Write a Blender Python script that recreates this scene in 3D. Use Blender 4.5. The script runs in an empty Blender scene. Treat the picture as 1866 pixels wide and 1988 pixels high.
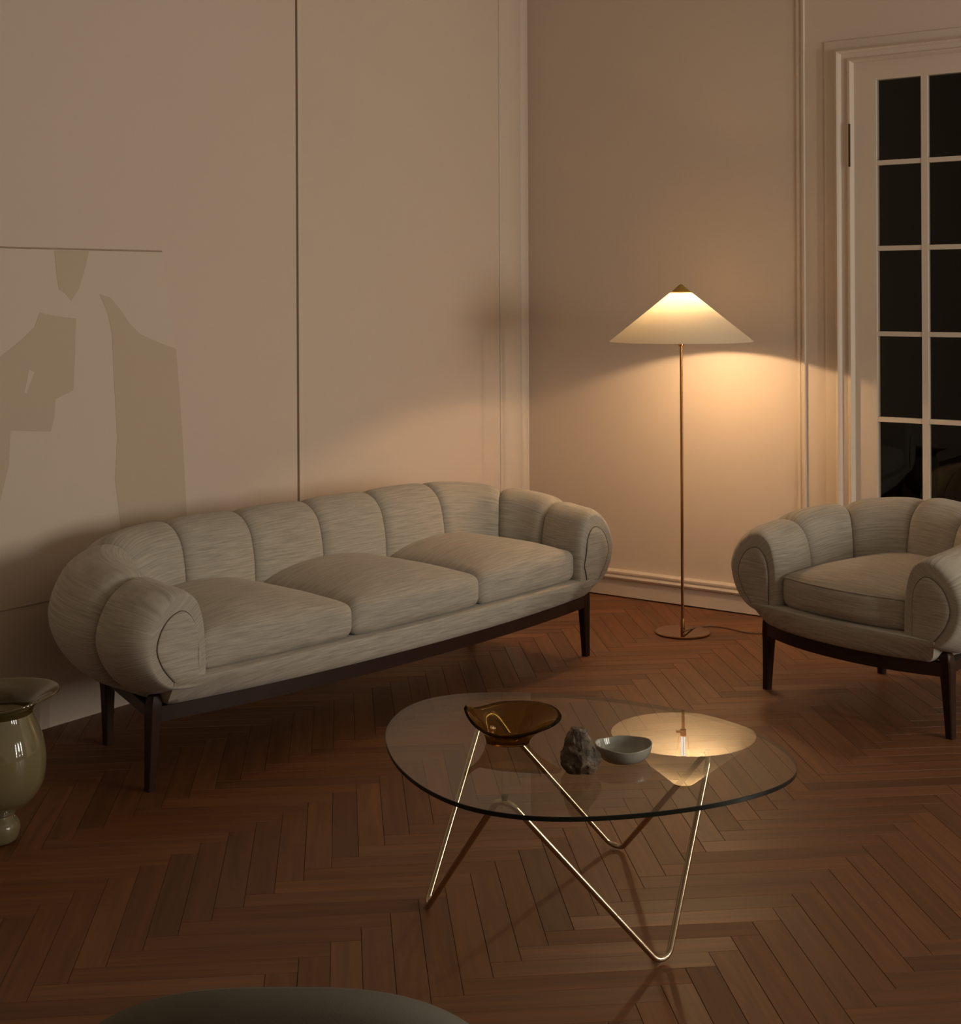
import bpy, bmesh, math, random
from mathutils import Vector, Matrix, noise
random.seed(7)
PI = math.pi
scene = bpy.context.scene
COL = scene.collection

# ------------------------------------------------------------------ camera
F, CX, CY, CAM_H, ROLL = 2800.0, 933.0, 565.0, 1.435, 0.005
cam_data = bpy.data.cameras.new('camera')
cam_data.sensor_fit = 'HORIZONTAL'
cam_data.sensor_width = 36.0
cam_data.lens = 36.0 * F / 1866.0
cam_data.shift_y = -(994.0 - CY) / 1866.0
cam_data.clip_start = 0.05
cam = bpy.data.objects.new('camera', cam_data)
cam.location = (0, 0, CAM_H)
cam.rotation_euler = (PI / 2, ROLL, 0)
COL.objects.link(cam)
scene.camera = cam

def ray(px, py):
    dx, dy = px - CX, py - CY
    c, s = math.cos(ROLL), math.sin(ROLL)
    return Vector((dx * c - dy * s, F, -dx * s - dy * c))

def at(px, py, z):
    """survey: the point of the level plane z seen at a pixel of the photograph"""
    d = ray(px, py)
    k = (z - CAM_H) / d.z
    return Vector((d.x * k, d.y * k, z))

# ------------------------------------------------------------------ materials
def new_mat(name):
    m = bpy.data.materials.new(name)
    m.use_nodes = True
    nt = m.node_tree
    for n in list(nt.nodes):
        if n.type != 'OUTPUT_MATERIAL':
            nt.nodes.remove(n)
    out = [n for n in nt.nodes if n.type == 'OUTPUT_MATERIAL'][0]
    return m, nt, out

def link(nt, a, b):
    nt.links.new(a, b)

def principled(name, color, rough=0.5, metal=0.0, spec=0.5, noise_amt=0.0, noise_scale=8.0, bump=0.0, bump_scale=60.0, coat=0.0):
    m, nt, out = new_mat(name)
    p = nt.nodes.new('ShaderNodeBsdfPrincipled')
    p.inputs['Base Color'].default_value = (*color, 1)
    p.inputs['Roughness'].default_value = rough
    p.inputs['Metallic'].default_value = metal
    p.inputs['Specular IOR Level'].default_value = spec
    p.inputs['Coat Weight'].default_value = coat
    p.inputs['Coat Roughness'].default_value = 0.04
    tc = nt.nodes.new('ShaderNodeTexCoord')
    if noise_amt > 0:
        nz = nt.nodes.new('ShaderNodeTexNoise')
        nz.inputs['Scale'].default_value = noise_scale
        nz.inputs['Detail'].default_value = 5
        link(nt, tc.outputs['Object'], nz.inputs['Vector'])
        mix = nt.nodes.new('ShaderNodeMix'); mix.data_type = 'RGBA'
        mix.inputs[6].default_value = (*[c * (1 - noise_amt) for c in color], 1)
        mix.inputs[7].default_value = (*[min(1, c * (1 + noise_amt)) for c in color], 1)
        link(nt, nz.outputs['Fac'], mix.inputs[0])
        link(nt, mix.outputs[2], p.inputs['Base Color'])
    if bump > 0:
        nb = nt.nodes.new('ShaderNodeTexNoise')
        nb.inputs['Scale'].default_value = bump_scale
        nb.inputs['Detail'].default_value = 4
        link(nt, tc.outputs['Object'], nb.inputs['Vector'])
        b = nt.nodes.new('ShaderNodeBump')
        b.inputs['Strength'].default_value = bump
        b.inputs['Distance'].default_value = 0.004
        link(nt, nb.outputs['Fac'], b.inputs['Height'])
        link(nt, b.outputs['Normal'], p.inputs['Normal'])
    link(nt, p.outputs['BSDF'], out.inputs['Surface'])
    return m

def fabric_mat(name, c0, c1):
    """slubby woven cloth; the UV map is in metres along / across the weave"""
    m, nt, out = new_mat(name)
    p = nt.nodes.new('ShaderNodeBsdfPrincipled')
    p.inputs['Roughness'].default_value = 0.9
    p.inputs['Specular IOR Level'].default_value = 0.15
    p.inputs['Sheen Weight'].default_value = 0.15
    p.inputs['Sheen Roughness'].default_value = 0.5
    uv = nt.nodes.new('ShaderNodeUVMap')
    mp = nt.nodes.new('ShaderNodeMapping')
    mp.inputs['Scale'].default_value = (9, 150, 1)
    link(nt, uv.outputs['UV'], mp.inputs['Vector'])
    n1 = nt.nodes.new('ShaderNodeTexNoise')
    n1.inputs['Scale'].default_value = 1.0
    n1.inputs['Detail'].default_value = 4
    n1.inputs['Roughness'].default_value = 0.6
    link(nt, mp.outputs['Vector'], n1.inputs['Vector'])
    mp2 = nt.nodes.new('ShaderNodeMapping')
    mp2.inputs['Scale'].default_value = (25, 420, 1)
    link(nt, uv.outputs['UV'], mp2.inputs['Vector'])
    n2 = nt.nodes.new('ShaderNodeTexNoise')
    n2.inputs['Scale'].default_value = 1.0
    n2.inputs['Detail'].default_value = 2
    link(nt, mp2.outputs['Vector'], n2.inputs['Vector'])
    ramp = nt.nodes.new('ShaderNodeValToRGB')
    ramp.color_ramp.elements[0].position = 0.34
    ramp.color_ramp.elements[0].color = (*c0, 1)
    ramp.color_ramp.elements[1].position = 0.66
    ramp.color_ramp.elements[1].color = (*c1, 1)
    link(nt, n1.outputs['Fac'], ramp.inputs['Fac'])
    link(nt, ramp.outputs['Color'], p.inputs['Base Color'])
    add = nt.nodes.new('ShaderNodeMath'); add.operation = 'ADD'
    link(nt, n1.outputs['Fac'], add.inputs[0])
    link(nt, n2.outputs['Fac'], add.inputs[1])
    b = nt.nodes.new('ShaderNodeBump')
    b.inputs['Strength'].default_value = 0.35
    b.inputs['Distance'].default_value = 0.002
    link(nt, add.outputs[0], b.inputs['Height'])
    link(nt, b.outputs['Normal'], p.inputs['Normal'])
    link(nt, p.outputs['BSDF'], out.inputs['Surface'])
    return m

def pane_mat(name, tint, ior=1.5, mult=1.0):
    """thin clear glass: mirror part from the outward faces only, the rest passes straight through"""
    m, nt, out = new_mat(name)
    tr = nt.nodes.new('ShaderNodeBsdfTransparent')
    tr.inputs['Color'].default_value = (*tint, 1)
    gl = nt.nodes.new('ShaderNodeBsdfGlossy')
    gl.inputs['Roughness'].default_value = 0.0
    fr = nt.nodes.new('ShaderNodeFresnel')
    fr.inputs['IOR'].default_value = ior
    geo = nt.nodes.new('ShaderNodeNewGeometry')
    inv = nt.nodes.new('ShaderNodeMath'); inv.operation = 'SUBTRACT'
    inv.inputs[0].default_value = 1.0
    link(nt, geo.outputs['Backfacing'], inv.inputs[1])
    mu = nt.nodes.new('ShaderNodeMath'); mu.operation = 'MULTIPLY'
    link(nt, fr.outputs['Fac'], mu.inputs[0]); link(nt, inv.outputs[0], mu.inputs[1])
    m2 = nt.nodes.new('ShaderNodeMath'); m2.operation = 'MULTIPLY'; m2.use_clamp = True
    m2.inputs[1].default_value = mult
    link(nt, mu.outputs[0], m2.inputs[0])
    mix = nt.nodes.new('ShaderNodeMixShader')
    link(nt, m2.outputs[0], mix.inputs['Fac'])
    link(nt, tr.outputs[0], mix.inputs[1]); link(nt, gl.outputs[0], mix.inputs[2])
    link(nt, mix.outputs[0], out.inputs['Surface'])
    return m

def edge_mat():
    """ground edge of the glass: dark looking in, pale looking out through the sheet"""
    m, nt, out = new_mat('glass_edge')
    p = nt.nodes.new('ShaderNodeBsdfPrincipled')
    p.inputs['Base Color'].default_value = (0.010, 0.014, 0.011, 1); p.inputs['Roughness'].default_value = 0.12
    tr = nt.nodes.new('ShaderNodeBsdfTransparent'); tr.inputs['Color'].default_value = (0.62, 0.64, 0.60, 1)
    geo = nt.nodes.new('ShaderNodeNewGeometry')
    mix = nt.nodes.new('ShaderNodeMixShader')
    link(nt, geo.outputs['Backfacing'], mix.inputs['Fac'])
    link(nt, p.outputs[0], mix.inputs[1]); link(nt, tr.outputs[0], mix.inputs[2])
    link(nt, mix.outputs[0], out.inputs['Surface'])
    return m

def wood_floor_mat():
    m, nt, out = new_mat('oak_parquet')
    p = nt.nodes.new('ShaderNodeBsdfPrincipled')
    p.inputs['Specular IOR Level'].default_value = 0.45
    at_ = nt.nodes.new('ShaderNodeAttribute'); at_.attribute_name = 'plank'
    uv = nt.nodes.new('ShaderNodeUVMap')
    mp = nt.nodes.new('ShaderNodeMapping'); mp.inputs['Scale'].default_value = (2.2, 38, 1)
    link(nt, uv.outputs['UV'], mp.inputs['Vector'])
    n1 = nt.nodes.new('ShaderNodeTexNoise')
    n1.inputs['Scale'].default_value = 1.0; n1.inputs['Detail'].default_value = 6
    n1.inputs['Roughness'].default_value = 0.6; n1.inputs['Distortion'].default_value = 0.6
    link(nt, mp.outputs['Vector'], n1.inputs['Vector'])
    sx = nt.nodes.new('ShaderNodeSeparateColor')
    link(nt, at_.outputs['Color'], sx.inputs[0])
    ramp = nt.nodes.new('ShaderNodeValToRGB')
    e = ramp.color_ramp.elements
    e[0].position = 0.0; e[0].color = (*FLOOR_C[0], 1)
    e[1].position = 1.0; e[1].color = (*FLOOR_C[2], 1)
    k = e.new(0.5); k.color = (*FLOOR_C[1], 1)
    link(nt, sx.outputs[0], ramp.inputs['Fac'])
    gr = nt.nodes.new('ShaderNodeMapRange')
    gr.inputs['From Min'].default_value = 0.3; gr.inputs['From Max'].default_value = 0.7
    gr.inputs['To Min'].default_value = 0.72; gr.inputs['To Max'].default_value = 1.18
    link(nt, n1.outputs['Fac'], gr.inputs['Value'])
    mul = nt.nodes.new('ShaderNodeVectorMath'); mul.operation = 'SCALE'
    link(nt, ramp.outputs['Color'], mul.inputs[0]); link(nt, gr.outputs[0], mul.inputs['Scale'])
    link(nt, mul.outputs[0], p.inputs['Base Color'])
    ro = nt.nodes.new('ShaderNodeMapRange')
    ro.inputs['To Min'].default_value = 0.46; ro.inputs['To Max'].default_value = 0.60
    link(nt, sx.outputs[1], ro.inputs['Value'])
    link(nt, ro.outputs[0], p.inputs['Roughness'])
    b = nt.nodes.new('ShaderNodeBump'); b.inputs['Strength'].default_value = 0.12; b.inputs['Distance'].default_value = 0.002
    link(nt, n1.outputs['Fac'], b.inputs['Height']); link(nt, b.outputs['Normal'], p.inputs['Normal'])
    link(nt, p.outputs['BSDF'], out.inputs['Surface'])
    return m

def emit_mat(name, color, strength):
    m, nt, out = new_mat(name)
    e = nt.nodes.new('ShaderNodeEmission')
    e.inputs['Color'].default_value = (*color, 1)
    e.inputs['Strength'].default_value = strength
    link(nt, e.outputs[0], out.inputs['Surface'])
    return m

def shade_mat():
    m, nt, out = new_mat('cream_lampshade_paper')
    d = nt.nodes.new('ShaderNodeBsdfDiffuse'); d.inputs['Color'].default_value = (0.72, 0.655, 0.55, 1)
    t = nt.nodes.new('ShaderNodeBsdfTranslucent'); t.inputs['Color'].default_value = (0.95, 0.83, 0.60, 1)
    mix = nt.nodes.new('ShaderNodeMixShader'); mix.inputs['Fac'].default_value = SHADE_TRANS
    link(nt, d.outputs[0], mix.inputs[1]); link(nt, t.outputs[0], mix.inputs[2])
    link(nt, mix.outputs[0], out.inputs['Surface'])
    return m

def glass_mat(name, color, ior=1.45, rough=0.0):
    m, nt, out = new_mat(name)
    g = nt.nodes.new('ShaderNodeBsdfGlass')
    g.inputs['Color'].default_value = (*color, 1)
    g.inputs['IOR'].default_value = ior
    g.inputs['Roughness'].default_value = rough
    link(nt, g.outputs[0], out.inputs['Surface'])
    return m

def rock_mat():
    m, nt, out = new_mat('rough_mineral')
    p = nt.nodes.new('ShaderNodeBsdfPrincipled'); p.inputs['Roughness'].default_value = 0.6
    tc = nt.nodes.new('ShaderNodeTexCoord')
    n = nt.nodes.new('ShaderNodeTexNoise'); n.inputs['Scale'].default_value = 34; n.inputs['Detail'].default_value = 8
    n.inputs['Roughness'].default_value = 0.65
    link(nt, tc.outputs['Object'], n.inputs['Vector'])
    r = nt.nodes.new('ShaderNodeValToRGB'); e = r.color_ramp.elements
    e[0].position = 0.40; e[0].color = (0.040, 0.027, 0.016, 1)
    e[1].position = 0.74; e[1].color = (0.55, 0.47, 0.37, 1)
    k = e.new(0.56); k.color = (0.14, 0.10, 0.065, 1)
    link(nt, n.outputs['Fac'], r.inputs['Fac']); link(nt, r.outputs['Color'], p.inputs['Base Color'])
    b = nt.nodes.new('ShaderNodeBump'); b.inputs['Strength'].default_value = 0.8; b.inputs['Distance'].default_value = 0.006
    link(nt, n.outputs['Fac'], b.inputs['Height']); link(nt, b.outputs['Normal'], p.inputs['Normal'])
    link(nt, p.outputs['BSDF'], out.inputs['Surface'])
    return m

FLOOR_C = [(0.112, 0.045, 0.016), (0.156, 0.060, 0.020), (0.200, 0.080, 0.030)]
SHADE_TRANS = 0.105
M_WALL = principled('wall_plaster', (0.71, 0.60, 0.505), 0.75, spec=0.2, noise_amt=0.02, noise_scale=2.0, bump=0.05, bump_scale=90)
M_TRIM = principled('painted_trim', (0.72, 0.62, 0.52), 0.45, spec=0.35)
M_CEIL = principled('ceiling_plaster', (0.75, 0.70, 0.62), 0.9, spec=0.1)
M_DARKGAP = principled('floor_gap', (0.03, 0.018, 0.01), 0.9)
M_FLOOR = wood_floor_mat()
M_FABRIC = fabric_mat('slub_weave_upholstery', (0.365, 0.330, 0.275), (0.53, 0.485, 0.415))
M_GREYCLOTH = principled('grey_felt_upholstery', (0.16, 0.15, 0.12), 0.8, spec=0.2, noise_amt=0.06, noise_scale=60, bump=0.1, bump_scale=500)
M_SEAM = principled('seam_cord', (0.16, 0.13, 0.10), 0.9)
M_WALNUT = principled('dark_walnut', (0.030, 0.013, 0.008), 0.40, spec=0.25, noise_amt=0.25, noise_scale=14)
M_BRASS = principled('satin_brass', (0.50, 0.27, 0.11), 0.2, metal=1.0)
M_GOLD = principled('brushed_gold_cap', (0.50, 0.31, 0.06), 0.45, metal=0.35)
M_BASE = principled('polished_brass_disc', (0.36, 0.18, 0.08), 0.14, metal=1.0)
M_BRASS_TUBE = principled('gilded_tube', (0.56, 0.44, 0.30), 0.15, metal=1.0)
M_TABLEGLASS = pane_mat('clear_table_glass', (0.93, 0.95, 0.92), 1.55, 0.95)
M_GLASSEDGE = edge_mat()
M_DOORGLASS = pane_mat('door_glass', (0.9, 0.9, 0.9), 1.5, 1.5)
M_SHADE = shade_mat()
M_BULB = emit_mat('glowing_bulb', (1.0, 0.665, 0.36), 960.0)
M_SLEEVE = emit_mat('glowing_bulb_neck', (1.0, 0.90, 0.74), 4.5)
M_AMBER = glass_mat('smoked_amber_glass', (0.64, 0.51, 0.30), 1.45)
M_GREYGLAZE = principled('grey_glaze', (0.34, 0.33, 0.28), 0.16, spec=0.5, noise_amt=0.08, noise_scale=40, coat=0.3)
M_IVORY = principled('ivory_glazed_glass', (0.24, 0.205, 0.11), 0.08, spec=0.5, coat=0.5)
M_LIP = principled('olive_amber_glass_lip', (0.075, 0.054, 0.014), 0.08, spec=0.5, coat=0.5)
M_ROCK = rock_mat()
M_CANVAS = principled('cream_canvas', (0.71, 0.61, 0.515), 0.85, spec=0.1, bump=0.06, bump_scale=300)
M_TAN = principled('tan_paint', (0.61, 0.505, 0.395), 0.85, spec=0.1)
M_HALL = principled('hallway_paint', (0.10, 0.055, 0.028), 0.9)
M_CORD = principled('cord_fabric', (0.16, 0.09, 0.05), 0.6)

# ------------------------------------------------------------------ object helpers
def mk(name, verts, faces, mat, parent=None, smooth=True, uvs=None, mats=None, fmats=None, sharp=None):
    me = bpy.data.meshes.new(name)
    me.from_pydata([tuple(v) for v in verts], [], faces)
    if uvs is not None:
        lay = me.uv_layers.new(name='UVMap')
        for lp in me.loops:
            lay.data[lp.index].uv = uvs[lp.vertex_index]
    for mm in (mats or [mat]):
        me.materials.append(mm)
    if fmats:
        for i, k in enumerate(fmats):
            me.polygons[i].material_index = k
    if smooth:
        me.shade_smooth()
        if sharp is not None:
            me.set_sharp_from_angle(angle=math.radians(sharp))
    me.update()
    bm = bmesh.new(); bm.from_mesh(me)
    bmesh.ops.recalc_face_normals(bm, faces=bm.faces[:])
    bm.to_mesh(me); bm.free()
    o = bpy.data.objects.new(name, me)
    COL.objects.link(o)
    if parent is not None:
        o.parent = parent
    return o

class MB:
    def __init__(s): s.v = []; s.f = []; s.uv = []; s.m = []
    def add(s, v, f, uv=None, mi=0):
        b = len(s.v)
        s.v += [Vector(p) for p in v]
        s.f += [tuple(b + i for i in q) for q in f]
        s.m += [mi] * len(f)
        s.uv += list(uv) if uv is not None else [(p[0], p[1] + p[2]) for p in v]
    def box(s, lo, hi, fn=None, mi=0):
        c = [(x, y, z) for z in (lo[2], hi[2]) for y in (lo[1], hi[1]) for x in (lo[0], hi[0])]
        if fn: c = [fn(*p) for p in c]
        s.add(c, [(0, 2, 3, 1), (4, 5, 7, 6), (0, 1, 5, 4), (2, 6, 7, 3), (0, 4, 6, 2), (1, 3, 7, 5)], mi=mi)
    def loft(s, rings, closed=True, caps=True, uv=None, mi=0):
        n = len(rings[0]); v = [p for r in rings for p in r]; f = []
        for i in range(len(rings) - 1):
            for j in range(n if closed else n - 1):
                k = (j + 1) % n
                f.append((i * n + j, i * n + k, (i + 1) * n + k, (i + 1) * n + j))
        if caps and closed:
            f.append(tuple(reversed(range(n)))); f.append(tuple((len(rings) - 1) * n + j for j in range(n)))
        s.add(v, f, uv, mi)
    def tube(s, pts, r, seg=10, closed=False, mi=0, caps=True):
        pts = [Vector(p) for p in pts]; n = len(pts); rings = []
        prev = None
        for i, p in enumerate(pts):
            a = pts[(i - 1) % n] if (closed or i > 0) else p
            b = pts[(i + 1) % n] if (closed or i < n - 1) else p
            t = (b - a).normalized()
            if prev is None:
                up = Vector((0, 0, 1)) if abs(t.z) < 0.9 else Vector((1, 0, 0))
                nrm = (up - t * up.dot(t)).normalized()
            else:
                nrm = (prev - t * prev.dot(t)).normalized()
            prev = nrm; bi = t.cross(nrm)
            rr = r[i] if isinstance(r, (list, tuple)) else r
            rings.append([p + (nrm * math.cos(2 * PI * k / seg) + bi * math.sin(2 * PI * k / seg)) * rr for k in range(seg)])
        if closed: rings.append(rings[0])
        s.loft(rings, True, caps and not closed, mi=mi)
    def lathe(s, prof, cx=0, cy=0, seg=48, mi=0, caps=True, fn=None):
        rings = []
        for (r, z) in prof:
            ring = []
            for k in range(seg):
                a = 2 * PI * k / seg
                p = Vector((cx + r * math.cos(a), cy + r * math.sin(a), z))
                if fn: p = fn(p, a, r, z)
                ring.append(p)
            rings.append(ring)
        s.loft(rings, True, caps, mi=mi)
    def build(s, name, mat, parent=None, smooth=True, sharp=40, mats=None):
        return mk(name, s.v, s.f, mat, parent, smooth, s.uv, mats, s.m if mats else None, sharp)

def tag(o, label, cat, group=None):
    o['label'] = label; o['category'] = cat
    if group: o['group'] = group
    return o
def struct(o):
    o['kind'] = 'structure'; return o
def thing(name, label, cat, loc=(0, 0, 0), rz=0.0, group=None):
    o = bpy.data.objects.new(name, None); COL.objects.link(o)
    o.empty_display_size = 0.1
    o.location = loc; o.rotation_euler = (0, 0, rz)
    return tag(o, label, cat, group)

def crom(pts, per=6, closed=True):
    n = len(pts); out = []
    P = [Vector(p) for p in pts]
    for i in range(n if closed else n - 1):
        if closed: p0, p1, p2, p3 = P[(i - 1) % n], P[i], P[(i + 1) % n], P[(i + 2) % n]
        else: p0, p1, p2, p3 = P[max(i - 1, 0)], P[i], P[i + 1], P[min(i + 2, n - 1)]
        for k in range(per):
            t = k / per
            out.append(0.5 * ((2 * p1) + (p2 - p0) * t + (2 * p0 - 5 * p1 + 4 * p2 - p3) * t * t + (3 * p1 - p0 - 3 * p2 + p3) * t ** 3))
    if not closed: out.append(P[-1])
    return out

def sstep(a, b, x):
    t = max(0.0, min(1.0, (x - a) / (b - a))); return t * t * (3 - 2 * t)

def rounded_box(hx, hy, hz, r, n=(20, 20, 6), fn=None):
    """subdivided box with rounded edges, deformed by fn; returns verts, faces, uvs"""
    bm = bmesh.new()
    keys = {}
    faces = []
    def vert(i, j, k):
        key = (i, j, k)
        if key not in keys:
            def c(q, N, h):
                t = 2 * q / N - 1
                return h * math.sin(t * PI / 2) ** 1 if False else h * t
            p = Vector((c(i, n[0], hx), c(j, n[1], hy), c(k, n[2], hz)))
            q = Vector((max(-hx + r, min(hx - r, p.x)), max(-hy + r, min(hy - r, p.y)), max(-hz + r, min(hz - r, p.z))))
            d = p - q
            if d.length > 1e-9: p = q + d.normalized() * r
            keys[key] = bm.verts.new(p)
        return keys[key]
    a, b, c = n
    for i in range(a):
        for j in range(b):
            for k in (0, c): faces.append([vert(i, j, k), vert(i + 1, j, k), vert(i + 1, j + 1, k), vert(i, j + 1, k)])
    for i in range(a):
        for k in range(c):
            for j in (0, b): faces.append([vert(i, j, k), vert(i + 1, j, k), vert(i + 1, j, k + 1), vert(i, j, k + 1)])
    for j in range(b):
        for k in range(c):
            for i in (0, a): faces.append([vert(i, j, k), vert(i, j + 1, k), vert(i, j + 1, k + 1), vert(i, j, k + 1)])
    for q in faces: bm.faces.new(q)
    bm.verts.index_update()
    v = [x.co.copy() for x in bm.verts]
    f = [tuple(x.index for x in q.verts) for q in bm.faces]
    bm.free()
    uv = [(p.x, p.y + p.z) for p in v]
    if fn: v = [fn(p) for p in v]
    return v, f, uv

# ------------------------------------------------------------------ the room
A = math.radians(36.0)
CORNER = Vector((0.214, 7.079, 0))
EL = Vector((-math.sin(A), -math.cos(A), 0)); IL = Vector((math.cos(A), -math.sin(A), 0))     # along / off the left wall
ER = Vector((math.cos(A), -math.sin(A), 0)); IR = Vector((-math.sin(A), -math.cos(A), 0))     # along / off the right wall
CEIL = 3.35
def WL(t, n, z): return CORNER + EL * t + IL * n + Vector((0, 0, z))
def WR(s, n, z): return CORNER + ER * s + IR * n + Vector((0, 0, z))
def on_left(px, py, off=0.0):
    """survey: along/height of a pixel on the left wall"""
    d = ray(px, py); o = Vector((0, 0, CAM_H))
    k = (CORNER + IL * off - o).dot(IL) / d.dot(IL)
    p = o + d * k
    return ((p - CORNER).dot(EL), p.z)

# walls: the left one is a run of shallow flush panels with a shadow gap
b = MB(); b.box((-0.3, -0.25, 0), (8.2, 0, CEIL), lambda x, y, z: WL(x, y, z))
struct(b.build('wall_left', M_WALL, smooth=False))
DS0, DS1, DTOP = 1.690, 2.560, 2.389                                        # door leaf along the right wall
b = MB()
b.box((-0.3, -0.25, 0), (DS0 - 0.004, 0, CEIL), lambda x, y, z: WR(x, y, z))
b.box((DS0 - 0.004, -0.25, DTOP + 0.004), (DS1 + 0.004, 0, CEIL), lambda x, y, z: WR(x, y, z))
b.box((DS1 + 0.004, -0.25, 0), (5.6, 0, CEIL), lambda x, y, z: WR(x, y, z))
struct(b.build('wall_right', M_WALL, smooth=False))
b = MB(); b.box((8.2, -0.3, 0), (8.4, 5.6, CEIL), lambda x, y, z: CORNER + EL * x + ER * y + Vector((0, 0, z)))
struct(b.build('wall_back', M_WALL, smooth=False))
# flush panels of the left wall
b = MB(); b.box((1.649, 0, 0), (8.2, 0.030, CEIL), lambda x, y, z: WL(x, y, z))
struct(b.build('trim_1', M_WALL, smooth=False))
b = MB(); b.box((1.613, 0, 0), (1.636, 0.030, CEIL), lambda x, y, z: WL(x, y, z))
struct(b.build('trim_2', M_TRIM, smooth=False))
b = MB(); b.box((0.2425, 0, 0), (1.6125, 0.023, CEIL), lambda x, y, z: WL(x, y, z))
struct(b.build('trim_8', M_WALL, smooth=False))
def moulding(name, wallfn, s0, s1, prof, mat=M_TRIM, z0=0.0, z1=CEIL):
    """vertical moulding: profile points (0..1 across, metres off the wall)"""
    b = MB(); rings = []
    for z in (z0, z1):
        rings.append([wallfn(s0 + (s1 - s0) * p[0], p[1], z) for p in prof])
    b.loft(rings, True, True)
    return struct(b.build(name, mat, sharp=35))
moulding('trim_3', WL, 0.080, 0.243, [(0, 0), (0, 0.034), (0.03, 0.036), (0.84, 0.036), (0.90, 0.031), (0.97, 0.031), (1.0, 0.027), (1, 0)])
moulding('trim_4', WL, 0.014, 0.070, [(0, 0), (0, 0.030), (0.12, 0.034), (0.6, 0.034), (0.9, 0.024), (1, 0.014), (1, 0)])
moulding('trim_5', WR, 0.002, 0.026, [(0, 0), (0, 0.022), (0.5, 0.024), (0.9, 0.012), (1, 0)])
# panel moulding and door surround of the right wall
moulding('trim_6', WR, 1.429, 1.470, [(0, 0), (0.05, 0.006), (0.35, 0.007), (0.45, 0.004), (0.60, 0.004), (0.70, 0.012), (0.95, 0.014), (1, 0.0)])
CAS = [(0, 0), (0.0, 0.006), (0.10, 0.008), (0.36, 0.012), (0.42, 0.026), (0.50, 0.036), (0.58, 0.030), (0.62, 0.020), (0.80, 0.018),
       (0.86, 0.028), (0.93, 0.030), (0.98, 0.018), (1.0, 0.012), (1.0, 0)]
def casing(name):
    s0, s1, zt, w = 1.560, 1.690, DTOP, 0.100
    b = MB(); rings = [[], [], [], []]
    for q, off in CAS:
        d = (1 - q)
        rings[0].append(WR(s1 - d * 0.130, off, 0)); rings[1].append(WR(s1 - d * 0.130, off, zt + d * w))
        rings[2].append(WR(DS1 + d * 0.130, off, zt + d * w)); rings[3].append(WR(DS1 + d * 0.130, off, 0))
    b.loft(rings, True, True)
    return struct(b.build(name, M_TRIM, sharp=35))
casing('trim_7')

# skirting board along the right wall
prof = [(0, 0.006), (0.020, 0.006), (0.020, 0.082), (0.030, 0.086), (0.033, 0.094), (0.030, 0.101), (0.022, 0.103), (0.022, 0.108), (0.027, 0.112),
        (0.027, 0.120), (0.020, 0.126), (0.010, 0.128), (0.0, 0.128)]
b = MB()
b.loft([[WR(s, n + 0.0005, z) for n, z in prof] for s in (0.02, 1.558)], True, True)
struct(b.build('baseboard_right', M_TRIM, sharp=35))

b = MB(); b.box((-0.3, -0.3, CEIL), (8.2, 5.6, CEIL + 0.1), lambda x, y, z: CORNER + EL * x + ER * y + Vector((0, 0, z)))
struct(b.build('ceiling', M_CEIL, smooth=False))

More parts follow.
